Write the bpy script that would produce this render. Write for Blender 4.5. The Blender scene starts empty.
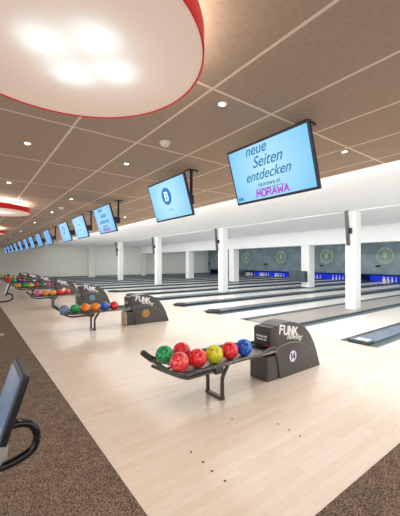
import bpy, bmesh, math, random
from mathutils import Vector, Matrix
random.seed(7)
COL = bpy.context.scene.collection
SC = bpy.context.scene
PI = math.pi

# ------------------------------------------------------------------ materials
def srgb(r, g, b):
    f = lambda c: (c/255/12.92) if c/255 <= .04045 else ((c/255+.055)/1.055)**2.4
    return (f(r), f(g), f(b), 1)

def mat(name, col, rough=.5, metal=0, noise=0, nscale=20, bump=0, emit=None, estr=0, spec=.5, coat=0):
    m = bpy.data.materials.new(name); m.use_nodes = True
    nt = m.node_tree; b = nt.nodes['Principled BSDF']
    b.inputs['Base Color'].default_value = col
    b.inputs['Roughness'].default_value = rough
    b.inputs['Metallic'].default_value = metal
    b.inputs['Specular IOR Level'].default_value = spec
    b.inputs['Coat Weight'].default_value = coat
    if noise or bump:
        tc = nt.nodes.new('ShaderNodeTexCoord'); n = nt.nodes.new('ShaderNodeTexNoise')
        n.inputs['Scale'].default_value = nscale; n.inputs['Detail'].default_value = 4
        nt.links.new(tc.outputs['Object'], n.inputs['Vector'])
        if noise:
            r = nt.nodes.new('ShaderNodeValToRGB')
            r.color_ramp.elements[0].position = .3; r.color_ramp.elements[1].position = .7
            r.color_ramp.elements[0].color = tuple(c*(1-noise) for c in col[:3])+(1,)
            r.color_ramp.elements[1].color = tuple(min(1, c*(1+noise)) for c in col[:3])+(1,)
            nt.links.new(n.outputs['Fac'], r.inputs['Fac']); nt.links.new(r.outputs['Color'], b.inputs['Base Color'])
        if bump:
            bp = nt.nodes.new('ShaderNodeBump'); bp.inputs['Strength'].default_value = bump
            nt.links.new(n.outputs['Fac'], bp.inputs['Height']); nt.links.new(bp.outputs['Normal'], b.inputs['Normal'])
    if emit:
        b.inputs['Emission Color'].default_value = emit; b.inputs['Emission Strength'].default_value = estr
    return m

def nd(nt, t, **k):
    n = nt.nodes.new(t)
    for a, v in k.items(): setattr(n, a, v)
    return n
def mth(nt, op, a, b=None, c=None):
    n = nt.nodes.new('ShaderNodeMath'); n.operation = op
    for i, v in enumerate((a, b, c)):
        if v is None: continue
        if isinstance(v, (int, float)): n.inputs[i].default_value = v
        else: nt.links.new(v, n.inputs[i])
    return n.outputs[0]

def wood_mat(name, c1, c2, c3, rough=.3, plank=.075, length=1.1):
    m = bpy.data.materials.new(name); m.use_nodes = True
    nt = m.node_tree; b = nt.nodes['Principled BSDF']
    tc = nd(nt, 'ShaderNodeTexCoord')
    br = nd(nt, 'ShaderNodeTexBrick'); br.offset = .37; br.offset_frequency = 3; br.squash = 1
    br.inputs['Scale'].default_value = 1
    br.inputs['Brick Width'].default_value = length; br.inputs['Row Height'].default_value = plank
    br.inputs['Mortar Size'].default_value = .0012; br.inputs['Mortar Smooth'].default_value = .4
    br.inputs['Color1'].default_value = c1; br.inputs['Color2'].default_value = c2; br.inputs['Mortar'].default_value = c3
    nt.links.new(tc.outputs['Object'], br.inputs['Vector'])
    mp = nd(nt, 'ShaderNodeMapping'); mp.inputs['Scale'].default_value = (3, 60, 1)
    nt.links.new(tc.outputs['Object'], mp.inputs['Vector'])
    n = nd(nt, 'ShaderNodeTexNoise'); n.inputs['Scale'].default_value = 2.2; n.inputs['Detail'].default_value = 5
    nt.links.new(mp.outputs['Vector'], n.inputs['Vector'])
    r = nd(nt, 'ShaderNodeValToRGB'); r.color_ramp.elements[0].color = (.92, .905, .885, 1); r.color_ramp.elements[1].color = (1, 1, 1, 1)
    r.color_ramp.elements[0].position = .3; r.color_ramp.elements[1].position = .6
    nt.links.new(n.outputs['Fac'], r.inputs['Fac'])
    mx = nd(nt, 'ShaderNodeMix', data_type='RGBA', blend_type='MULTIPLY'); mx.inputs[0].default_value = 1
    nt.links.new(br.outputs['Color'], mx.inputs[6]); nt.links.new(r.outputs['Color'], mx.inputs[7])
    nt.links.new(mx.outputs[2], b.inputs['Base Color'])
    b.inputs['Roughness'].default_value = rough
    return m

def grid_mat(name, col, line, x0, sx, y0, sy, w, noise=.06, rough=.8):
    m = bpy.data.materials.new(name); m.use_nodes = True
    nt = m.node_tree; b = nt.nodes['Principled BSDF']
    tc = nd(nt, 'ShaderNodeTexCoord'); sp = nd(nt, 'ShaderNodeSeparateXYZ')
    nt.links.new(tc.outputs['Object'], sp.inputs[0])
    def ln(o, c0, s):
        t = mth(nt, 'SUBTRACT', sp.outputs[o], c0 - 50*s)
        t = mth(nt, 'MODULO', t, s)
        t = mth(nt, 'SUBTRACT', t, s/2)
        t = mth(nt, 'ABSOLUTE', t)
        return mth(nt, 'GREATER_THAN', t, s/2-w/2)
    f = mth(nt, 'MAXIMUM', ln(0, x0, sx), ln(1, y0, sy))
    n = nd(nt, 'ShaderNodeTexNoise'); n.inputs['Scale'].default_value = 26; n.inputs['Detail'].default_value = 5
    nt.links.new(tc.outputs['Object'], n.inputs['Vector'])
    r = nd(nt, 'ShaderNodeValToRGB')
    r.color_ramp.elements[0].position = .3; r.color_ramp.elements[1].position = .7
    r.color_ramp.elements[0].color = tuple(c*(1-noise) for c in col[:3])+(1,)
    r.color_ramp.elements[1].color = tuple(c*(1+noise) for c in col[:3])+(1,)
    nt.links.new(n.outputs['Fac'], r.inputs['Fac'])
    mx = nd(nt, 'ShaderNodeMix', data_type='RGBA')
    nt.links.new(f, mx.inputs[0]); nt.links.new(r.outputs['Color'], mx.inputs[6]); mx.inputs[7].default_value = line
    nt.links.new(mx.outputs[2], b.inputs['Base Color']); b.inputs['Roughness'].default_value = rough
    b.inputs['Specular IOR Level'].default_value = .15
    return m

def ball_mat(name, c1, c2):
    m = bpy.data.materials.new(name); m.use_nodes = True
    nt = m.node_tree; b = nt.nodes['Principled BSDF']
    tc = nd(nt, 'ShaderNodeTexCoord'); n = nd(nt, 'ShaderNodeTexNoise')
    n.inputs['Scale'].default_value = 11; n.inputs['Detail'].default_value = 3; n.inputs['Distortion'].default_value = 1.45
    nt.links.new(tc.outputs['Object'], n.inputs['Vector'])
    r = nd(nt, 'ShaderNodeValToRGB'); r.color_ramp.elements[0].position = .46; r.color_ramp.elements[1].position = .66
    r.color_ramp.elements[0].color = c1; r.color_ramp.elements[1].color = c2
    nt.links.new(n.outputs['Fac'], r.inputs['Fac']); nt.links.new(r.outputs['Color'], b.inputs['Base Color'])
    b.inputs['Roughness'].default_value = .12; b.inputs['Coat Weight'].default_value = .4
    return m

M = dict(
    approach=wood_mat('approach_wood', srgb(238, 219, 199), srgb(244, 229, 212), srgb(220, 200, 178), .2),
    lane=wood_mat('lane_wood', srgb(244, 239, 231), srgb(248, 244, 238), srgb(234, 226, 216), .16, .05, 3),
    white_ceiling=mat('white_ceiling', srgb(238, 243, 247), .8, noise=.01, spec=.1),
    white=mat('white_paint', srgb(228, 230, 230), .6, noise=.01, spec=.2),
    wall=mat('wall_paint', srgb(214, 216, 210), .75, noise=.02, nscale=2, spec=.2),
    brown=grid_mat('brown_panels', srgb(174, 156, 139), srgb(232, 220, 206), .86, .715, 1.93, 1.41, .026),
    dark=mat('dark_grey_shell', srgb(70, 68, 66), .38, noise=.05, nscale=60),
    dark2=mat('charcoal_panel', srgb(62, 58, 58), .4),
    lip=mat('grey_lip', srgb(120, 118, 114), .25),
    tan=mat('tan_plate', srgb(196, 172, 150), .5),
    black=mat('black_gloss', srgb(24, 24, 27), .18),
    metal=mat('tray_metal', srgb(92, 92, 94), .25, metal=.75),
    tray=mat('tray_plate', srgb(150, 146, 140), .4, metal=.3),
    leg=mat('leg_metal', srgb(82, 76, 72), .35, metal=.6),
    rubber=mat('black_rubber', srgb(38, 38, 40), .6),
    cap_blue=mat('capping_blue', srgb(92, 110, 132), .2, noise=.08, nscale=8),
    cap=mat('capping_slate', srgb(52, 66, 76), .25, noise=.05, nscale=8),
    gutter=mat('gutter_grey', srgb(88, 102, 108), .3, noise=.05, nscale=6),
    taupe=mat('taupe_strip', srgb(150, 142, 134), .35, noise=.04, nscale=30),
    red=mat('red_ring', srgb(228, 8, 22), .45, emit=srgb(225, 22, 34), estr=0.0),
    text_white=mat('white_lettering', srgb(240, 240, 240), .5),
    text_red=mat('red_lettering', srgb(190, 40, 50), .5),
    ink=mat('teal_ink', srgb(14, 76, 110), .6, emit=srgb(24,110,160), estr=1), ink2=mat('dark_ink', srgb(20, 60, 90), .6, emit=srgb(20,70,120), estr=1),
    magenta=mat('magenta_ink', srgb(150, 60, 170), .6, emit=srgb(132,64,172), estr=1),
    faint=mat('faint_ink', srgb(80, 130, 180), .6, emit=srgb(90,160,215), estr=1), screen_white=mat('screen_white', srgb(200,230,250), .6, emit=srgb(215,238,252), estr=1),
    logo_blue=mat('logo_blue', srgb(24, 110, 170), .6, emit=srgb(20,104,172), estr=1),
    frame=mat('monitor_frame', srgb(38, 42, 62), .25),
    console=mat('console_grey', srgb(176, 170, 166), .5),
    bezel=mat('console_bezel', srgb(30, 32, 42), .3),
    mask=mat('mask_panel', srgb(120, 140, 148), .22, noise=.28, nscale=.9),
    ring=mat('pale_green_ring', srgb(176, 205, 150), .5), ring_pink=mat('dusky_pink_ring', srgb(160, 132, 150), .5),
    pit=mat('pit_dark', srgb(22, 26, 60), .5),
    machine=mat('machine_grey', srgb(64, 76, 86), .5),
    pin=mat('pin_white', srgb(244, 244, 246), .25),
    cabinet=mat('cabinet_grey', srgb(48, 58, 66), .4),
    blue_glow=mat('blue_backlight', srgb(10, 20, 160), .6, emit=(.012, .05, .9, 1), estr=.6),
    downlight=mat('downlight_lens', srgb(255, 250, 240), .4, emit=(1, .95, .86, 1), estr=22),
    trimw=mat('downlight_trim', srgb(225, 215, 205), .5),
    dot=mat('marker_dot', srgb(70, 60, 56), .5), foul=mat('foul_line', srgb(150, 140, 130), .5),
)
# carpet
m = bpy.data.materials.new('brown_carpet'); m.use_nodes = True; nt = m.node_tree; b = nt.nodes['Principled BSDF']
tc = nd(nt, 'ShaderNodeTexCoord'); n = nd(nt, 'ShaderNodeTexNoise'); n.inputs['Scale'].default_value = 120; n.inputs['Detail'].default_value = 2
n2 = nd(nt, 'ShaderNodeTexNoise'); n2.inputs['Scale'].default_value = 7
nt.links.new(tc.outputs['Object'], n.inputs['Vector']); nt.links.new(tc.outputs['Object'], n2.inputs['Vector'])
r = nd(nt, 'ShaderNodeValToRGB'); e = r.color_ramp.elements
e[0].position = .36; e[0].color = srgb(66, 54, 46); e[1].position = .66; e[1].color = srgb(172, 152, 134)
x = e.new(.5); x.color = srgb(118, 100, 86)
f = mth(nt, 'MULTIPLY_ADD', n2.outputs['Fac'], .14, -.07); f = mth(nt, 'ADD', n.outputs['Fac'], f)
nt.links.new(f, r.inputs['Fac']); nt.links.new(r.outputs['Color'], b.inputs['Base Color']); b.inputs['Roughness'].default_value = .95
b.inputs['Specular IOR Level'].default_value = .1
bp = nd(nt, 'ShaderNodeBump'); bp.inputs['Strength'].default_value = .5; bp.inputs['Distance'].default_value = .01
nt.links.new(n.outputs['Fac'], bp.inputs['Height']); nt.links.new(bp.outputs['Normal'], b.inputs['Normal'])
M['carpet'] = m
# monitor screens: blue glow, slightly paler off centre
def screen_mat(name, ca, cb, s, cx=0, cz=0, rad=.5):
    m = bpy.data.materials.new(name); m.use_nodes = True; nt = m.node_tree; b = nt.nodes['Principled BSDF']
    tc = nd(nt, 'ShaderNodeTexCoord'); mp = nd(nt, 'ShaderNodeMapping'); mp.inputs['Location'].default_value = (0, -cx, -cz)
    nt.links.new(tc.outputs['Object'], mp.inputs['Vector'])
    ln = nd(nt, 'ShaderNodeVectorMath', operation='LENGTH'); nt.links.new(mp.outputs[0], ln.inputs[0])
    f = mth(nt, 'DIVIDE', ln.outputs['Value'], rad)
    r = nd(nt, 'ShaderNodeValToRGB'); r.color_ramp.elements[0].color = ca; r.color_ramp.elements[1].color = cb
    nt.links.new(f, r.inputs['Fac']); nt.links.new(r.outputs['Color'], b.inputs['Emission Color'])
    b.inputs['Base Color'].default_value = (.02, .03, .04, 1)
    b.inputs['Emission Strength'].default_value = s; b.inputs['Roughness'].default_value = .15
    return m
M['screen_pale'] = screen_mat('screen_pale', srgb(186, 232, 250), srgb(110, 196, 242), 1.0, 0, 0, .62)
M['screen_blue'] = screen_mat('screen_blue', srgb(130, 204, 248), srgb(88, 172, 236), 1.0, 0, 0, .6)
M['screen_deep'] = screen_mat('screen_deep', srgb(104, 178, 236), srgb(72, 152, 224), .95, 0, 0, .6)
M['console_screen'] = screen_mat('console_screen', srgb(190, 190, 200), srgb(120, 146, 178), .6, .05, .05, .25)

# lamp diffuser: four tubes glowing through the sheet
def diffuser_mat():
    m = bpy.data.materials.new('lamp_diffuser'); m.use_nodes = True; nt = m.node_tree; b = nt.nodes['Principled BSDF']
    tc = nd(nt, 'ShaderNodeTexCoord'); tot = None
    for (px, py) in ((-.13, -.03), (.09, -.21), (.07, .18), (.28, 0)):
        mp = nd(nt, 'ShaderNodeMapping'); mp.inputs['Location'].default_value = (-px, -py, 0); mp.inputs['Scale'].default_value = (1, 1, 0)
        nt.links.new(tc.outputs['Object'], mp.inputs['Vector'])
        ln = nd(nt, 'ShaderNodeVectorMath', operation='LENGTH'); nt.links.new(mp.outputs[0], ln.inputs[0])
        q = mth(nt, 'POWER', ln.outputs['Value'], 2.0); q = mth(nt, 'MULTIPLY', q, -90.0); q = mth(nt, 'EXPONENT', q)
        tot = q if tot is None else mth(nt, 'ADD', tot, q)
        q2 = mth(nt, 'POWER', ln.outputs['Value'], 2.0); q2 = mth(nt, 'MULTIPLY', q2, -14.0); q2 = mth(nt, 'EXPONENT', q2)
        tot = mth(nt, 'ADD', tot, mth(nt, 'MULTIPLY', q2, .2))
    st = mth(nt, 'MULTIPLY_ADD', tot, .6, .37)
    r = nd(nt, 'ShaderNodeValToRGB'); r.color_ramp.elements[0].color = (1, .72, .58, 1); r.color_ramp.elements[1].color = (1, .97, .92, 1)
    r.color_ramp.elements[1].position = .45
    nt.links.new(tot, r.inputs['Fac']); nt.links.new(r.outputs['Color'], b.inputs['Emission Color'])
    nt.links.new(st, b.inputs['Emission Strength']); b.inputs['Base Color'].default_value = (.55, .48, .43, 1)
    b.inputs['Roughness'].default_value = .5
    return m
M['diffuser'] = diffuser_mat()
M['uplight'] = mat('uplight_glow', srgb(255, 240, 225), .5, emit=(1, .9, .8, 1), estr=20)

BALLS = dict(red=ball_mat('ball_red', srgb(226, 26, 40), srgb(244, 74, 80)),
    red_marbled=ball_mat('ball_red_marbled', srgb(232, 48, 56), srgb(252, 130, 124)),
    yellow=ball_mat('ball_yellow', srgb(206, 204, 20), srgb(234, 228, 80)),
    blue=ball_mat('ball_blue', srgb(10, 84, 196), srgb(60, 144, 232)),
    green=ball_mat('ball_green', srgb(8, 140, 80), srgb(60, 200, 124)),
    orange=ball_mat('ball_orange', srgb(240, 128, 20), srgb(250, 160, 50)),
    amber=ball_mat('ball_amber', srgb(240, 160, 20), srgb(250, 196, 60)),
    pink=ball_mat('ball_pink', srgb(214, 60, 130), srgb(236, 110, 160)),
    navy=ball_mat('ball_navy', srgb(30, 44, 110), srgb(60, 80, 150)),
    slate=ball_mat('ball_slate', srgb(84, 120, 160), srgb(130, 160, 190)),
    lime=ball_mat('ball_lime', srgb(150, 196, 40), srgb(190, 220, 80)),
    purple=ball_mat('ball_purple', srgb(140, 50, 130), srgb(180, 90, 160)))

# ------------------------------------------------------------------ mesh tools
def link(name, bm, material, parent=None, smooth=False, loc=None):
    me = bpy.data.meshes.new(name); bmesh.ops.recalc_face_normals(bm, faces=bm.faces)
    bm.to_mesh(me); bm.free()
    if smooth:
        for p in me.polygons: p.use_smooth = True
    me.materials.append(material if not isinstance(material, str) else M[material])
    o = bpy.data.objects.new(name, me); COL.objects.link(o)
    if parent: o.parent = parent
    if loc: o.location = loc
    return o
def bevel(o, w=.01, seg=2):
    md = o.modifiers.new('bevel', 'BEVEL'); md.width = w; md.segments = seg; md.limit_method = 'ANGLE'; md.angle_limit = .6
    return o
def box(bm, x0, x1, y0, y1, z0, z1):
    v = [bm.verts.new(p) for p in ((x0,y0,z0),(x1,y0,z0),(x1,y1,z0),(x0,y1,z0),(x0,y0,z1),(x1,y0,z1),(x1,y1,z1),(x0,y1,z1))]
    for f in ((0,3,2,1),(4,5,6,7),(0,1,5,4),(1,2,6,5),(2,3,7,6),(3,0,4,7)): bm.faces.new([v[i] for i in f])
    return bm
def B(*a): return box(bmesh.new(), *a)
def prism_y(bm, prof, y0, y1):
    a = [bm.verts.new((x, y0, z)) for x, z in prof]; c = [bm.verts.new((x, y1, z)) for x, z in prof]
    bm.faces.new(a); bm.faces.new(c[::-1]); n = len(prof)
    for i in range(n): bm.faces.new((a[i], c[i], c[(i+1) % n], a[(i+1) % n]))
    return bm
def prism_x(bm, prof, x0, x1):
    a = [bm.verts.new((x0, y, z)) for y, z in prof]; c = [bm.verts.new((x1, y, z)) for y, z in prof]
    bm.faces.new(a); bm.faces.new(c[::-1]); n = len(prof)
    for i in range(n): bm.faces.new((a[i], c[i], c[(i+1) % n], a[(i+1) % n]))
    return bm
def catmull(pts, k=6):
    P = [Vector(p) for p in pts]; out = []
    for i in range(len(P)-1):
        p0 = P[max(i-1, 0)]; p1 = P[i]; p2 = P[i+1]; p3 = P[min(i+2, len(P)-1)]
        for j in range(k):
            t = j/k
            out.append(.5*((2*p1)+(p2-p0)*t+(2*p0-5*p1+4*p2-p3)*t*t+(3*p1-p0-3*p2+p3)*t**3))
    out.append(P[-1]); return out
def tube(bm, pts, r, seg=10, ry=None, smooth=True):
    pts = catmull(pts) if smooth else [Vector(p) for p in pts]
    rings = []; up = Vector((0, 0, 1)); ry = ry or r
    for i, p in enumerate(pts):
        t = (pts[min(i+1, len(pts)-1)]-pts[max(i-1, 0)]).normalized()
        s = t.cross(up)
        if s.length < .05: s = t.cross(Vector((0, 1, 0)))
        s.normalize(); u = s.cross(t).normalized()
        rings.append([bm.verts.new(p+s*(r*math.cos(a))+u*(ry*math.sin(a))) for a in [2*PI*k/seg for k in range(seg)]])
    for a, c in zip(rings, rings[1:]):
        for k in range(seg): bm.faces.new((a[k], a[(k+1) % seg], c[(k+1) % seg], c[k]))
    bm.faces.new(rings[0]); bm.faces.new(rings[-1][::-1])
    return bm
def lathe(bm, prof, seg=24, cx=0, cy=0):
    rings = []
    for r, z in prof:
        rings.append([bm.verts.new((cx+r*math.cos(2*PI*k/seg), cy+r*math.sin(2*PI*k/seg), z)) for k in range(seg)])
    for a, c in zip(rings, rings[1:]):
        for k in range(seg): bm.faces.new((a[k], a[(k+1) % seg], c[(k+1) % seg], c[k]))
    bm.faces.new(rings[0]); bm.faces.new(rings[-1][::-1])
    return bm
def empty(name, loc, label=None, cat=None, group=None):
    o = bpy.data.objects.new(name, None); COL.objects.link(o); o.location = loc
    tag(o, label, cat, group); return o
def tag(o, label=None, cat=None, group=None, kind=None):
    if label: o['label'] = label
    if cat: o['category'] = cat
    if group: o['group'] = group
    if kind: o['kind'] = kind
    return o
def struct(name, bm, m, **k):
    return tag(link(name, bm, m, **k), kind='structure')
def copy_tree(o, parent=None):
    c = o.copy(); COL.objects.link(c)
    if parent: c.parent = parent
    for ch in [q for q in CH.get(o.name, [])]: copy_tree(ch, c)
    return c
CH = {}
def remember(root):
    CH.clear()
    for o in bpy.data.objects:
        if o.parent: CH.setdefault(o.parent.name, []).append(o)
def text(body, name, size, m, parent, mw, shear=0, bold=0, align='CENTER', depth=.002):
    cu = bpy.data.curves.new('t', 'FONT'); cu.body = body; cu.size = size; cu.shear = shear; cu.offset = bold
    cu.extrude = depth; cu.align_x = align; cu.align_y = 'CENTER'
    t = bpy.data.objects.new('t', cu); COL.objects.link(t); bpy.context.view_layer.update()
    me = bpy.data.meshes.new_from_object(t.evaluated_get(bpy.context.evaluated_depsgraph_get()))
    bpy.data.objects.remove(t)
    me.materials.clear(); me.materials.append(M[m])
    o = bpy.data.objects.new(name, me); COL.objects.link(o); o.parent = parent; o.matrix_local = mw
    return o
def axes(loc, xa, ya):   # matrix with text x axis -> xa, text y axis -> ya
    xa = Vector(xa).normalized(); ya = Vector(ya); ya = (ya-xa*ya.dot(xa)).normalized(); za = xa.cross(ya)
    m = Matrix((xa, ya, za)).transposed().to_4x4(); m.translation = Vector(loc); return m
def ring_mesh(bm, r0, r1, d, seg=32):   # flat annulus with depth in local xy
    vs = []
    for r, z in ((r0, 0), (r1, 0), (r1, d), (r0, d)):
        vs.append([bm.verts.new((r*math.cos(2*PI*k/seg), r*math.sin(2*PI*k/seg), z)) for k in range(seg)])
    for i in range(4):
        a, c = vs[i], vs[(i+1) % 4]
        for k in range(seg): bm.faces.new((a[k], a[(k+1) % seg], c[(k+1) % seg], c[k]))
    return bm
def disc(bm, r, d, seg=32): return lathe(bm, ((r, 0), (r, d)), seg)

STROKES = {
 'F': [[(0,0),(0,1),(.62,1)],[(0,.55),(.5,.55)]], 'U': [[(0,1),(0,.2),(.12,0),(.5,0),(.64,.2),(.64,1)]],
 'N': [[(0,0),(0,1),(.62,0),(.62,1)]], 'K': [[(0,0),(0,1)],[(.6,1),(0,.45)],[(.2,.6),(.64,0)]],
 'M': [[(0,0),(.1,1),(.42,.35),(.74,1),(.84,0)]], 'O': [[(.18,0),(0,.25),(0,.75),(.18,1),(.52,1),(.7,.75),(.7,.25),(.52,0),(.18,0)]],
 'R': [[(0,0),(0,1),(.5,1),(.64,.85),(.64,.65),(.5,.5),(0,.5)],[(.35,.5),(.68,0)]], 'A': [[(0,0),(.36,1),(.72,0)],[(.14,.33),(.58,.33)]],
 'W': [[(0,1),(.2,0),(.46,.7),(.72,0),(.92,1)]], '1': [[(0,.75),(.22,1),(.22,0)]], '4': [[(.5,0),(.5,1),(0,.3),(.68,.3)]],
 '2': [[(0,.8),(.12,1),(.48,1),(.6,.8),(.58,.58),(0,0),(.62,0)]], '0': [[(.15,0),(0,.25),(0,.75),(.15,1),(.45,1),(.6,.75),(.6,.25),(.45,0),(.15,0)]],
 '8': [[(.12,.52),(0,.7),(.1,1),(.5,1),(.6,.7),(.48,.52),(.12,.52),(0,.3),(.1,0),(.5,0),(.6,.3),(.48,.52)]],
 '6': [[(.56,1),(.2,.9),(0,.5),(0,.2),(.12,0),(.46,0),(.6,.2),(.6,.38),(.46,.55),(.02,.5)]],
 'B': [[(0,0),(0,1),(.46,1),(.58,.85),(.56,.64),(.42,.53),(0,.53)],[(.42,.53),(.64,.38),(.64,.16),(.48,0),(0,0)]]}
ADV = dict(F=.78, U=.88, N=.88, K=.84, M=1.06, O=.94, R=.9, A=.9, W=1.12, B=.86); ADV['1'] = .46
def strokes(body, name, h, th, m, parent, mw, wx=1.0, slant=0, depth=.003):
    bm = bmesh.new(); tot = sum(ADV.get(c, .84) for c in body)-.2; x0 = -tot/2; n = 0
    for c in body:
        for pl in STROKES[c]:
            pts = [Vector(((x0+px+slant*(py-.5))*h*wx, (py-.5)*h, 0)) for px, py in pl]
            for a, b_ in zip(pts, pts[1:]):
                d = (b_-a).normalized(); nn = Vector((-d.y, d.x, 0))*th/2; a2 = a-d*th*.35; b2 = b_+d*th*.35
                zt = depth*(1+.01*(n % 5)); n += 1
                q = [a2-nn, b2-nn, b2+nn, a2+nn]
                v = [bm.verts.new(p) for p in q]+[bm.verts.new(p+Vector((0, 0, zt))) for p in q]
                for f in ((0,3,2,1),(4,5,6,7),(0,1,5,4),(1,2,6,5),(2,3,7,6),(3,0,4,7)): bm.faces.new([v[i] for i in f])
        x0 += ADV.get(c, .84)
    o = link(name, bm, m, parent); o.matrix_local = mw; return o

# ------------------------------------------------------------------ setting
FX = 6.54; YL = 36.0; XB = 28.5; ZC = 3.12
struct('floor', box(B(.965, FX, 1.2, YL, -.2, 0), FX, 31, -3, YL, -.2, -.1), 'approach')
cb = box(B(-4, .965, -3, YL, -.2, .006), .965, FX, -3, 1.2, -.2, .006)
struct('floor_carpet', cb, 'carpet')
struct('trim_1', B(FX-.015, FX+.012, 1.2, YL, -.1, .0015), 'foul')
struct('ceiling', B(-4, 4.73, -3, YL, ZC, ZC+.5), 'brown')
struct('ceiling_white', box(B(4.73, 10.95, -3, YL, 3.55, 3.75), 11.5, 31, -3, YL, 3.72, 3.9), 'white_ceiling')
struct('trim_2', B(10.95, 11.5, -3, YL, 3.535, 3.9), 'white_ceiling')
struct('trim_3', B(17.55, 18.2, -3, YL, 2.8, 3.8), 'white')
struct('wall_left', box(box(B(-4, 31, YL, YL+.2, -.2, 3.9), 10.9, 11.6, YL-.35, YL, 0, 3.6), 17.6, 18.1, YL-.3, YL, 0, 3.8), 'wall')
struct('wall_back', B(31, 31.2, -3, YL, -.2, 3.9), 'wall')
struct('baseboard_left', B(-4, 31, YL-.05, YL, 0, .12), 'cap')

# marker dots on the approach
bm = bmesh.new()
def fl(px, py):
    d = 308*1.72/(py-262); l = d*(px-200)/308
    return .6*d+.8*l, .8*d-.6*l
for px, py in ((191,452),(203,462),(212,471),(225,481),(232,419),(278,424),(289,430),(300,436)):
    X, Y = fl(px, py); lathe(bm, ((.011, 0), (.011, .002)), 10, X, Y)
dots = link('approach_dots', bm, 'dot'); dots.parent = bpy.data.objects['floor']

# ------------------------------------------------------------------ lanes and dividers
# (centre, capping half width, gutter width)
DV = [(.55,.2,.2),(3.2,.2,.2),(5.8,.64,.24),(8.15,.24,.26),(10.25,.22,.24),(12.6,.3,.26),(14.88,.22,.24),(17.2,.3,.26),(19.5,.22,.26),(21.85,.26,.28),
      (24.1,.26,.28),(26.4,.3,.28),(28.7,.3,.28),(31.0,.3,.28),(33.3,.3,.28)]
ordn = ['nearest','second','third','fourth','fifth','sixth','seventh','eighth','ninth','tenth','eleventh','twelfth','thirteenth','fourteenth','fifteenth','sixteenth']
def gutter_bm(y0, y1, x0, x1):
    bm = bmesh.new(); n = 8; w = y1-y0; prof = []
    for k in range(n+1):
        a = PI*k/n; prof.append(((y0+y1)/2-math.cos(a)*w/2, -.003-math.sin(a)*.075))
    prof = prof + [(y1, -.098), (y0, -.098)]
    return prism_x(bm, prof, x0, x1)
XE = 28.3
for i, (c, hw, gw) in enumerate(DV):
    if i == 2:
        lab = 'wide taupe strip with dark edges between lanes carrying the foreground white pillar'
    elif i == 1:
        lab = 'blue grey lane divider with white-tipped end cap behind the ball return numbered 14'
    elif i == 0:
        lab = 'lane divider nearest the viewer at the right edge'
    elif i == 3:
        lab = 'dark blunt-nosed lane divider rising just right of the ball return numbered 12'
    else:
        lab = f'dark lane divider, {ordn[i]} from the right, running to the pin end'
    d = empty('lane_divider', (FX, c, 0), lab, 'lane divider')
    bmx = B(.015, XE-FX, -hw, hw, -.098, .045 if i < 2 else (.02 if i == 2 else .07))
    cp = bevel(link('capping', bmx, 'cap_blue' if i < 2 else ('taupe' if i == 2 else 'cap'), d), .012)
    if i == 2:
        for s in (-1, 1):
            e = link('edge_strip', B(.015, XE-FX, s*(hw+.01)-.055, s*(hw+.01)+.055, -.097, .035), 'cap', d)
    hg = hw + (.065 if i == 2 else 0)
    link('gutter', gutter_bm(-hg-gw, -hg-.001, .015, XE-FX), 'gutter', d, smooth=False)
    link('gutter', gutter_bm(hg+.001, hg+gw, .015, XE-FX), 'gutter', d, smooth=False)
    if i == 1:
        bevel(link('end_cap', B(.0, .3, -hw-.02, hw+.02, .0, .075), 'cap', d), .02, 3)
        bevel(link('cover_plate', B(.04, .26, -hw+.02, hw-.12, .075, .082), 'white', d), .003)
    elif i != 2:
        nm = lathe(bmesh.new(), ((hw+.02, 0), (hw+.02, .06), (hw*.75, .095)), 20)
        for v in nm.verts: v.co.x = v.co.x*1.1+.16
        link('end_cap', nm, 'rubber', d, smooth=False)
def edge(i, s):
    c, hw, gw = DV[i]; return c + s*(hw+gw+(.065 if i == 2 else 0))
lane_centres = []
for i in range(len(DV)):
    a = edge(i, 1)+.002; z = edge(i+1, -1)-.002 if i+1 < len(DV) else 35.8
    if i == 0: lab = 'pale maple bowling lane nearest the right edge of the view'
    elif i == 1: lab = 'pale maple bowling lane between the blue divider and the taupe strip'
    elif i == 2: lab = 'pale maple bowling lane just beyond the taupe pillar strip'
    else: lab = f'pale maple bowling lane, {ordn[i]} counted from the right side'
    o = link('bowling_lane', B(0, XB+1.2-FX, 0, z-a if i < 14 else 1.6, -.098, 0), 'lane', None, loc=(FX+.013, a, 0))
    tag(o, lab, 'bowling lane', 'pale maple bowling lanes'); lane_centres.append((a+z)/2)

# ------------------------------------------------------------------ pillars
def pillar(x, y, s, top, lab, grp):
    o = link('pillar', B(-s/2, s/2, -s/2, s/2, 0, top-.001), 'white'); o.location = (x, y, .0)
    bevel(o, .01); tag(o, lab, 'pillar', grp)
    return o
where = ['tall white pillar standing on the taupe strip at right', 'white pillar left of centre-right, second nearest in the front row',
         'white pillar in the front row below the second largest screen', 'leftmost thin white pillar in the front row']
ys = [5.61, 12.76, 20.0, 27.06]
for k, y in enumerate(ys):
    p = pillar(11.15, y, .38, 3.535, where[k], 'front row of white pillars')
    p.location.z = .021 if k == 0 else .071
    p.scale.z = (3.534-p.location.z)/3.534
    # slim panel, taken for a screen seen edge-on, tilted, on a bracket
    t = empty('pillar_panel', (10.84, y+[.05,.2,.2,.2][k], 2.93), ['slim dark tilted panel high on the tall right pillar','slim dark tilted panel high on the second pillar of the front row',
        'slim dark tilted panel on the pillar below the second largest screen','slim dark tilted panel on the leftmost thin pillar'][k], 'pillar panel', 'slim dark panels mounted on the front pillars')
    t.rotation_euler = (0, math.radians(-6), 0)
    bevel(link('panel_case', B(-.05, .04, -.05, .05, -.62, .62), 'cap', t), .012)
    link('panel_front', B(-.058, -.05, -.04, .045, -.58, .58), 'dark2', t)
    link('bracket', B(.04, .12, -.12, -.02, -.2, .0), 'rubber', t)
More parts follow.
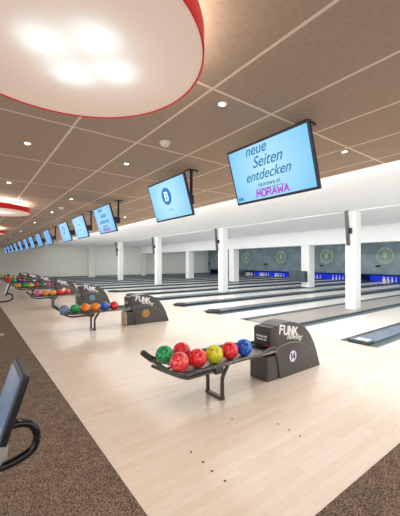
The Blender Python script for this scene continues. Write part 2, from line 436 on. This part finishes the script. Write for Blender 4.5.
for k, (y, lab) in enumerate(((12.0, 'broad white pillar beside the grey cabinet in the back row'), (19.1, 'broad white pillar in the back row right of the second front pillar'),
                    (25.6, 'white back row pillar left of the second front pillar'))):
    p = pillar(17.9, y, .6, 2.8, lab, 'back row of white pillars'); p.location.z = .071; p.scale.z = (2.799-.071)/2.799

# ------------------------------------------------------------------ pin end
PY = [(7.9+5.5*k-4.55+5.5, 0) for k in range(5)]
mask_y = [(3.3, 8.8), (8.8, 14.3), (14.3, 19.8), (19.8, 25.3), (25.3, 30.8), (30.8, 35.95)]
mlab = ['grey masking panel over the pins at the far right, outside the view', 'grey masking panel with a large pale green ring right of the tall pillar',
        'grey masking panel with a pale green ring left of the tall pillar', 'grey masking panel whose green ring sits above the right end of the blue pit glow',
        'grey masking panel with a narrow green ring beside the broad white pillar', 'grey masking panel in the far left corner behind the pillars']
cen = [None, 11.6, 17.0, 22.6, 28.1, 33.6]
for k, (a, z) in enumerate(mask_y):
    t = empty('masking_panel', (XB, (a+z)/2, .66), mlab[k], 'masking panel', 'masking panels above the pins')
    h = (z-a)/2-.006
    bevel(link('panel_board', B(0, .08, -h, h, 0, 3.05), 'mask', t), .01)
    if cen[k]:
        yc = cen[k]-(a+z)/2
        def face(o, y, zz, r=0): o.matrix_local = axes((-.002, y, zz), (0, -1, 0), (0, 0, 1)); return o
        face(link('ring', ring_mesh(bmesh.new(), .6, .68, .01), 'ring', t), yc, 1.62)
        face(link('ring', ring_mesh(bmesh.new(), .40, .43, .01), 'ring', t), yc, 1.62)
        text('8' if k % 2 else 'B', 'emblem', .62, 'ring', t, axes((-.004, yc, 1.62), (0, -1, 0), (0, 0, 1)), bold=.02)
        face(link('ring', ring_mesh(bmesh.new(), .25, .31, .01), 'ring_pink', t), yc+1.75, 1.5)
        face(link('ring', ring_mesh(bmesh.new(), .17, .21, .01), 'ring_pink', t), yc+1.45, .72)
        face(link('ring', ring_mesh(bmesh.new(), .12, .15, .01), 'ring', t), yc-1.3, 2.35)
        bevel(link('vent_box', B(-.05, 0, yc+.35, yc+.75, .62, .78) if k in (1, 2) else B(-.05, 0, yc+1.9, yc+2.5, .7, .88), 'rubber', t), .01)
opens = [(6.0, 13.6), (14.9, 20.9), (21.6, 28.2), (33.2, 35.4)]
olab = ['blue lit pin pit right of the tall pillar', 'blue lit pin pit left of the tall pillar', 'blue lit pin pit right of the broad white pillar', 'blue lit pin pit in the far left corner']
prev = 3.3
for k, (a, z) in enumerate(opens):
    t = empty('pin_pit', (XB+.1, (a+z)/2, 0), olab[k], 'pin pit', 'blue lit pin pits'); h = (z-a)/2
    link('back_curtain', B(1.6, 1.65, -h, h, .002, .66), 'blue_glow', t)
    link('side_cheek', B(-.08, 1.6, -h-.04, -h, .002, .66), 'pit', t)
    link('side_cheek', B(-.08, 1.6, h, h+.04, .002, .66), 'pit', t)
    link('sweep_bar', B(.2, .26, -h+.05, h-.05, .5, .62), 'pit', t)
    if a-.05 > prev+.2:
        o = link('pit_wall', B(-.08, .9, prev+.05, a-.05, .05, .655), 'machine'); o.location = (XB+.1, 0, 0)
        tag(o, 'grey machine front between %s and its neighbour to the right' % olab[k], 'machine front')
    prev = z
# pins
pin_prof = ((.025,0),(.03,.01),(.05,.06),(.058,.11),(.054,.16),(.035,.22),(.023,.26),(.022,.285),(.03,.33),(.031,.36),(.022,.39),(.006,.4))
bm = lathe(bmesh.new(), [(r*1.1, z*1.1) for r, z in pin_prof], 14)
pin0 = None
pinlab = 'white bowling pin standing in the rack of %s'
for li, yc in enumerate(lane_centres):
    if li < 2 or li > 12 or li == 0: continue
    if not any(a+.6 < yc < z-.6 for a, z in opens): continue
    for row in range(4):
        for q in range(row+1):
            pos = (XB-.55+row*.3, yc+(q-row/2)*.34, .0)
            if pin0 is None:
                pin0 = link('bowling_pin', bm, 'pin', smooth=True); band = None; o = pin0
                link('neck_stripe', lathe(bmesh.new(), ((.0265, .292), (.0275, .302), (.0285, .31)), 14), 'text_red', pin0); remember(None)
            else: o = copy_tree(pin0)
            o.location = pos
            tag(o, pinlab % ('the %s lane from the right' % ordn[li]), 'bowling pin', 'pins at the end of the %s lane' % ordn[li])
c = empty('machine_cabinet', (17.45, 12.45, .43), 'grey box cabinet fixed low on the broad pillar right of the blue pit', 'cabinet')
bevel(link('cabinet_body', B(-.1, .145, -.63, .63, 0, .7), 'cabinet', c), .02)
link('cabinet_door', B(-.114, -.1005, -.58, -.1, .05, .65), 'machine', c); link('cabinet_door', B(-.114, -.1005, -.04, .58, .05, .65), 'machine', c)

# ------------------------------------------------------------------ ball returns
def make_return(num, ringmat, textmat, tan=False):
    t = empty('ball_return', (3, 0, 0)); h = .165
    S = lambda pr: [(x-3, z) for x, z in pr]
    prof = S([(3.66,.0),(3.60,.3),(3.545,.46),(3.53,.6),(3.545,.72),(3.6,.775),(3.75,.81),(3.92,.812),(4.08,.78),(4.2,.735),(4.31,.675),(4.41,.59),(4.51,.46),(4.585,.33),(4.66,.15),(4.72,0)])
    bevel(link('hood', prism_y(bmesh.new(), prof, -h, h), 'dark', t), .018, 3)
    low = S([(3.67,.0),(3.60,.28),(3.53,.44),(3.7,.485),(3.85,.497),(4.0,.49),(4.15,.45),(4.3,.385),(4.45,.28),(4.6,.13),(4.7,0)])
    bevel(link('side_cover', prism_y(bmesh.new(), low, -h-.012, -h), 'dark', t), .008)
    bevel(link('side_cover', prism_y(bmesh.new(), low, h, h+.012), 'dark', t), .008)
    ridge = [(x-.0, -h-.015, z) for x, z in S([(3.46,.43),(3.6,.465),(3.7,.487),(3.85,.5),(4.0,.493),(4.15,.453),(4.3,.388),(4.45,.283),(4.6,.133)])]
    link('cover_lip', tube(bmesh.new(), ridge, .011, 8), 'lip', t, smooth=True)
    # front control box
    cp = prism_y(bmesh.new(), S([(3.46,.46),(3.455,.74),(3.49,.768),(3.56,.772),(3.56,.46)]), -h+.005, h-.005)
    bx = bevel(link('control_panel', cp, 'dark2', t), .012)
    text('Bowling Ball', 'lettering', .042, 'text_white', bx, axes((.452, 0, .63), (0, -1, 0), (0, 0, 1)), bold=.001)
    text('Return 4.0', 'lettering', .042, 'text_white', bx, axes((.452, 0, .585), (0, -1, 0), (0, 0, 1)), bold=.001)
    text('fun', 'lettering', .05, 'text_red', bx, axes((.452, -.1, .51), (0, -1, 0), (0, 0, 1)), bold=.002)
    lb = bevel(link('lift_box', B(.4, .64, -h+.01, h+.02, 0, .36), 'dark', t), .012)
    link('lift_opening', B(.35, .56, -.1, .1, .40, .5), 'black', t)
    if tan: link('front_plate', B(.385, .4, -h+.01, h+.02, .02, .36), 'tan', t)
    # emblem on the near side
    hh = link('number_badge', disc(bmesh.new(), .095, .004), 'text_white', t); hh.matrix_local = axes((.955, -h-.0125, .285), (1, 0, 0), (0, 0, 1))
    rg = link('badge_ring', ring_mesh(bmesh.new(), .084, .106, .006), ringmat, hh)
    strokes(num, 'badge_number', .09, .02, textmat, hh, axes((0, 0, .003), (1, 0, 0), (0, 1, 0)), depth=.004)
    strokes('FUNK', 'lettering', .118, .03, 'text_white', t, axes((.872, -h-.001, .685), (1, 0, -.19), (0, 0, 1)), wx=1.12, slant=-.05)
    text('Bowling', 'lettering', .118, 'text_white', t, axes((1.0, -h-.006, .572), (1, 0, -.16), (0, 0, 1)), shear=.5, depth=.003)
    # tray
    r = .024
    near = [(.56,-.178,.492),(.35,-.2,.488),(.12,-.27,.483),(-.3,-.285,.48),(-.85,-.285,.48),(-1.08,-.27,.483),(-1.17,-.2,.49),(-1.22,-.05,.508),(-1.25,.2,.55),(-1.27,.34,.578)]
    link('rail', tube(bmesh.new(), near, .026, 10, .022), 'metal', t, smooth=True)
    far = [(.56,.16,.492),(.3,.25,.488),(.0,.34,.483),(-.9,.34,.483),(-1.1,.345,.5),(-1.21,.345,.55),(-1.27,.34,.578)]
    link('rail', tube(bmesh.new(), far, .024, 10), 'metal', t, smooth=True)
    link('rail', tube(bmesh.new(), [(.55,.0,.487),(.3,.02,.483),(-1.05,.02,.475),(-1.17,.02,.49)], .012, 8), 'metal', t, smooth=True)
    link('grip', tube(bmesh.new(), [(-1.245,.2,.552),(-1.27,.34,.584),(-1.275,.39,.595)], .037, 12), 'rubber', t, smooth=True)
    link('lower_bar', tube(bmesh.new(), [(-.55,-.2,.40),(-.9,-.2,.395),(-1.02,-.16,.392),(-1.1,.1,.40),(-1.16,.36,.415)], .022, 10), 'metal', t, smooth=True)
    bevel(link('tray', B(-1.04, .5, -.262, .318, .446, .4635), 'tray', t), .004)
    link('hanger', B(-.62, -.5, -.24, .3, .36, .446), 'dark', t)
    for y in (-.18, .11):
        link('leg', tube(bmesh.new(), [(-.47,y,.012),(-.47,y,.12),(-.47,y,.24),(-.455,y,.30),(-.40,y,.38),(-.35,y,.452)], .024, 10, .026), 'leg', t, smooth=True)
    bevel(link('foot_bar', B(-.5, -.44, -.2, .13, 0, .03), 'leg', t), .006)
    return t
M['ring_purple'] = mat('badge_purple', srgb(92, 70, 130), .4); M['ring_orange'] = mat('badge_orange', srgb(226, 160, 60), .4)
M['ring_sky'] = mat('badge_sky', srgb(90, 180, 210), .4); M['badge_dark'] = mat('badge_dark', srgb(70, 62, 60), .4)
RY = [3.09, 7.97, 12.65, 17.25, 21.8, 26.4, 30.9]
info = [('14','ring_purple','ring_purple','dark grey ball return with purple badge 14, nearest on the approach'),
        ('12','ring_orange','ring_orange','dark grey ball return with orange badge 12 and tan front plate'),
        ('10','ring_sky','ring_sky','dark grey ball return with sky blue badge, third from the right'),
        ('8','ring_orange','ring_orange','dark grey ball return fourth from the right, partly hidden'),
        ('6','ring_purple','ring_purple','dark grey ball return fifth from the right, far down the row'),
        ('4','ring_sky','ring_sky','small distant ball return, second from the far left end'),
        ('2','ring_orange','ring_orange','smallest distant ball return at the far left end')]
returns = []
for k, (nb, rm, tm, lab) in enumerate(info):
    t = make_return(nb, rm, tm, tan=(k == 1))
    if k in (1, 2):
        for ch in t.children:
            if ch.name.startswith('number_badge'): ch.data.materials[0] = M['badge_dark']
    t.location.y = RY[k]; tag(t, lab, 'ball return', 'ball returns along the approach'); returns.append(t)

# balls
bm = bmesh.new(); bmesh.ops.create_uvsphere(bm, u_segments=40, v_segments=24, radius=.113)
ball0 = link('bowling_ball', bm, BALLS['red'], smooth=True)
for v in ((.02, .0), (-.012, .02), (.0, -.026)):
    d = Vector((v[0]/.12*1.0-.2, v[1]/.12-.62, .72)).normalized()
    hb = disc(bmesh.new(), .0085, .0012, 14)
    hole = link('finger_hole', hb, 'black', ball0)
    hole.matrix_local = Matrix.Translation(d*.1122) @ d.to_track_quat('Z', 'Y').to_matrix().to_4x4()
remember(None)
used = False
spots = ['foremost', 'second from front', 'third from front', 'fourth from front', 'fifth from front', 'sixth from front']
rows = [
 (0, -.14, 1.92, .257, ['red_marbled','red','yellow','red','blue']), (0, .21, 1.93, .25, ['green','red']),
 (1, -.14, 1.82, .246, ['slate','green','orange','orange','blue','red']),
 (2, -.14, 2.0, .257, ['pink','orange','amber','red','red']),
 (3, -.14, 1.9, .262, ['amber','green','yellow','red','green','pink']), 
 (4, -.14, 1.9, .257, ['red','green','navy','purple']), (4, .18, 1.94, .257, ['orange','yellow','orange']),
 (5, -.14, 1.9, .257, ['slate','red','orange','lime','red']), (5, .18, 1.94, .257, ['amber','orange','purple','red']),
 (6, -.14, 1.9, .257, ['pink','yellow','orange','navy']),
]
nm = ['nearest rack','second nearest rack','third rack from right','fourth rack from right','fifth rack from right',
      'second farthest rack','farthest rack']
for ri, yo, x0, dx, cols in rows:
    for k, c in enumerate(cols):
        o = ball0 if not used else copy_tree(ball0); used = True
        o.location = (x0+dx*k, RY[ri]+yo, .5768)
        if o.data.users > 0: o.data = o.data.copy() if o is not ball0 else o.data
        o.data.materials[0] = BALLS[c] 
        rot = random.uniform(-.7, .7); o.rotation_euler = (random.uniform(-.3, .3), random.uniform(-.3, .3), rot)
        tag(o, f"{c.replace('_',' ')} bowling ball {spots[k]}, {'near' if yo < 0 else 'back'} row, {nm[ri]}", 'bowling ball', 'bowling balls on the '+nm[ri])

# ------------------------------------------------------------------ monitors
TILT = math.radians(17)
def make_monitor(kind, y):
    W, H = 1.09, .625
    t = empty('ceiling_monitor', (2.5, y, ZC-.002))
    link('ceiling_plate', B(.14, .3, -.37, -.23, -.02, 0), 'frame', t)
    link('mount_pole', tube(bmesh.new(), [(.22, -.3, -.01), (.22, -.3, -.52)], .022, 10, smooth=False), 'frame', t)
    link('mount_arm', B(.03, .24, -.34, .05, -.52, -.38), 'frame', t)
    body = link('display_frame', B(-.0, .032, -W/2, W/2, -H/2, H/2), 'frame', t)
    body.location = (0.0, 0, -.425); body.rotation_euler = (0, -TILT, 0); bevel(body, .008)
    bz = .04 if kind == 'plain' else .028
    scm = {'poster': 'screen_pale', 'badge': 'screen_pale'}.get(kind, 'screen_deep' if kind == 'plain' else 'screen_blue')
    s = link('screen', B(-.004, .0, -W/2+bz, W/2-bz, -H/2+bz, H/2-bz), scm, body)
    def T(b, size, m, y, z, **k): return text(b, 'screen_text', size, m, body, axes((-.005, y, z), (0, -1, 0), (0, 0, 1)), depth=.0008, **k)
    if kind == 'poster' or kind == 'poster_small':
        T('neue', .15, 'ink', .12, .235, shear=.35, bold=.001)
        T('Seiten', .16, 'ink', .0, .10, shear=.45, bold=.001)
        T('entdecken', .145, 'ink', .03, -.035, shear=.45, bold=.001)
        T('morawa.at', .07, 'ink2', .02, -.135, shear=.2)
        link('underline', B(-.0065, -.005, -.17, .21, -.183, -.178), 'ink2', body)
        strokes('MORAWA', 'screen_text', .068, .017, 'magenta', body, axes((-.0045, .0, -.228), (0, -1, 0), (0, 0, 1)), wx=1.12, slant=.12, depth=.001)
        T('KBK', .045, 'ink2', .46, -.25, bold=.002)
    elif kind == 'badge' or kind == 'badge_small':
        q = link('badge_disc', disc(bmesh.new(), .135, .001), 'logo_blue', body); q.matrix_local = axes((-.005, .03, .06), (0, -1, 0), (0, 0, 1))
        strokes('B', 'badge_letter', .12, .026, 'screen_white', body, axes((-.0062, .03, .06), (0, -1, 0), (0, 0, 1)), depth=.001)
        T('bowling', .045, 'faint', .0, -.15)
        T('KBK', .03, 'ink2', .47, -.255, bold=.002)
    elif kind == 'faint':
        T('bowl', .14, 'faint', .0, .08, shear=.3); T('and smile', .07, 'faint', .0, -.08, shear=.2)
    else:
        q = link('picture_block', B(-.006, -.0045, -.28, .28, -.12, .14), 'faint', body)
    return t
mons = [(2.15,'poster','largest hanging monitor showing handwritten text and MORAWA on pale blue'),
 (4.15,'badge','second largest hanging monitor showing a dark blue round badge'),
 (7.02,'poster_small','third hanging monitor from the right with lines of handwriting'),
 (8.98,'faint','fourth hanging monitor from the right with a faint light blue screen'),
 (10.7,'badge_small','fifth hanging monitor from the right with a small round badge'),
 (13.4,'plain','sixth hanging monitor from the right, blue screen'),(15.3,'plain','seventh hanging monitor from the right, blue screen'),
 (17.3,'plain','eighth hanging monitor from the right, blue screen'),(19.2,'plain','ninth hanging monitor from the right, tiny'),
 (21.5,'plain','tenth hanging monitor from the right, tiny'),(23.8,'plain','eleventh hanging monitor from the right, tiny'),
 (26.1,'plain','twelfth hanging monitor from the right, tiny'),(28.4,'plain','thirteenth hanging monitor from the right, tiny'),
 (30.7,'plain','farthest hanging monitor at the left end of the row')]
for y, kd, lab in mons:
    tag(make_monitor(kd, y), lab, 'monitor', 'row of hanging lane monitors')

# ------------------------------------------------------------------ big round lamps
for k, (y, lab) in enumerate(((1.83,'huge round ceiling lamp with red rim and glowing white diffuser overhead'),(8.6,'second round ceiling lamp with red rim, cut by the left edge'),
                              (15.2,'small distant round lamp with red rim at the left edge'))):
    t = empty('round_lamp', (.445, y, ZC-.001), lab, 'ceiling lamp', 'round red rimmed ceiling lamps')
    ring = ring_mesh(bmesh.new(), .757, .767, .115, 96)
    for v in ring.verts: v.co.z -= .235
    link('lamp_rim', ring, 'red', t, smooth=False)
    df = link('diffuser', disc(bmesh.new(), .757, .02, 96), 'diffuser', t); df.location.z = -.229
    link('lamp_housing', lathe(bmesh.new(), ((.7, -.205), (.7, -.16), (.1, -.15), (.1, 0)), 48), 'white', t)
    link('uplight_tube', ring_mesh(bmesh.new(), .5, .6, .03, 64), 'uplight', t).location.z = -.155

# ------------------------------------------------------------------ downlights
DL = [(.55,4.12),(.56,6.34),(1.79,4.13),(1.82,7.19),(1.86,9.39),(1.79,2.06),(3.8,2.02),(3.88,9.07),(3.85,6.0),(.56,10.6),(1.86,12.2),(3.85,12.2),(3.85,15.5),(1.86,16.0),(1.86,20)]
dl_lab = ['small downlight in the ceiling below the largest round lamp, at the left','small downlight at the left edge above the second round lamp','small downlight left of the smoke detector',
 'small downlight left of the second largest monitor','small downlight above the fourth monitor from the right','bright small downlight above and left of the largest monitor',
 'small downlight right of the largest monitor','small downlight left under the third monitor, near the white ceiling','small downlight hidden close to the second largest monitor',
 'dim small downlight beyond the second round lamp','tiny downlight beyond the fifth monitor, middle line','tiny downlight near the white ceiling, second farthest',
 'tiny downlight near the white ceiling, farthest','tiny downlight at the far left, middle line','tiniest downlight at the far end, middle line']
d0 = None
for (x, y), lab in zip(DL, dl_lab):
    if d0 is None:
        d0 = empty('downlight', (0, 0, 0))
        rr = ring_mesh(bmesh.new(), .028, .042, .008, 24); link('trim_ring', rr, 'trimw', d0).location.z = -.008
        link('lens', disc(bmesh.new(), .029, .004, 24), 'downlight', d0).location.z = -.0055
        remember(None); o = d0
    else: o = copy_tree(d0)
    o.location = (x, y, ZC-.0005); tag(o, lab, 'downlight', 'small ceiling downlights')
for x, y, lab in ((1.83, 3.12, 'round white smoke detector on the ceiling right of the downlights'), (1.89, 8.47, 'small distant white smoke detector on the ceiling above the fifth monitor')):
    t = empty('smoke_detector', (x, y, ZC-.0005), lab, 'smoke detector')
    link('detector_base', lathe(bmesh.new(), ((.062, -.018), (.062, 0)), 24), 'white', t, smooth=False)
    link('detector_head', lathe(bmesh.new(), ((.03, -.05), (.047, -.042), (.05, -.018)), 24), 'trimw', t, smooth=False)

# ------------------------------------------------------------------ consoles
def console(ox, oy, lab, thin=1):
    t = empty('score_console', (ox, oy, .006), lab, 'score console')
    # local frame: screen centre line at y=0, top edge x=.19
    body = link('display', B(0, .034, -.17, .17, -.3, 0), 'bezel', t); body.location = (.19, 0, 1.214); body.rotation_euler = (0, math.radians(18), 0); bevel(body, .008, 3)
    link('screen', B(-.003, 0, -.145, .145, -.27, -.025), 'console_screen', body)
    hp = [(.125,-.07,.955),(.185,-.07,.965),(.238,-.07,.942),(.262,-.07,.885),(.245,-.07,.83),(.19,-.07,.80),(.12,-.07,.788),(.04,-.06,.784)] + ([(-.06,-.03,.784),(-.1,0,.784)] if thin != 1 else [])
    link('handle', tube(bmesh.new(), hp, .019, 12), 'black', t, smooth=True)
    pst = link("post", lathe(bmesh.new(), ((.05,.02),(.05,.6),(.08,.72),(.112,.80),(.115,.87),(.09,.92),(.04,.93)), 24, .035, 0), 'console', t, smooth=True)
    if thin != 1:
        for v in pst.data.vertices: v.co.x = -.1+(v.co.x-.035)*thin; v.co.y *= thin
    link('base', lathe(bmesh.new(), ((.2,0),(.2,.012),(.06,.03)), 32, .03 if thin == 1 else -.1, 0), 'console', t)
console(0, 1.72, 'touch screen console with black loop handle at the lower left corner')
console(.57, 8.6, 'small distant screen console with loop handle at the left edge', .35)

# ------------------------------------------------------------------ light
w = bpy.data.worlds.new('world'); SC.world = w; w.use_nodes = True
bg = w.node_tree.nodes['Background']; bg.inputs[0].default_value = (1, .985, .97, 1); bg.inputs[1].default_value = 1.45
def area(name, loc, rot, sx, sy, power, col=(1, 1, 1)):
    l = bpy.data.lights.new(name, 'AREA'); l.shape = 'RECTANGLE'; l.size = sx; l.size_y = sy; l.energy = power; l.color = col
    o = bpy.data.objects.new(name, l); COL.objects.link(o); o.location = loc; o.rotation_euler = rot; return o
# invented fill strip hidden behind the brown ceiling edge, brightens the white ceiling
area('ceiling_fill', (4.8, 12.5, 3.33), (0, -1.9, 0), .3, 30, 1000, (1, .99, .97))
area('lane_fill', (14.5, 16.5, 3.7), (0, 0, 0), 4, 36, 520, (.97, .99, 1))  # added fill over the lanes, the ceiling has no visible fixture here
area('lane_fill', (24, 16.5, 3.7), (0, 0, 0), 8, 36, 560, (.95, .98, 1))  # added fill towards the pin end, stands for no actual fixture
area('front_fill', (8, 16.5, 3.54), (0, 0, 0), 3, 36, 330, (1, .99, .97))  # added fill above the lane fronts, not a fitting of the hall

for x, y in DL[:12]:
    l = bpy.data.lights.new('downlight_beam', 'SPOT'); l.energy = 28; l.spot_size = math.radians(125); l.spot_blend = .8; l.shadow_soft_size = .12; l.color = (1, .93, .84)
    o = bpy.data.objects.new('downlight_beam', l); COL.objects.link(o); o.location = (x, y, ZC-.02)
area('round_lamp_light', (.445, 1.83, ZC-.25), (0, 0, 0), 1.1, 1.1, 22, (1, .93, .85))
# ------------------------------------------------------------------ camera
cam = bpy.data.cameras.new('camera'); co = bpy.data.objects.new('camera', cam); COL.objects.link(co); SC.camera = co
cam.sensor_fit = 'HORIZONTAL'; cam.sensor_width = 36; cam.lens = 36*308/400; cam.shift_y = .01; cam.clip_start = .05
co.location = (0, 0, 1.72); co.rotation_euler = (PI/2, 0, -math.atan2(.6, .8))
vs = SC.view_settings; vs.view_transform = 'Standard'; vs.look = 'None'; vs.gamma = 1; vs.use_curve_mapping = False; vs.exposure = 0
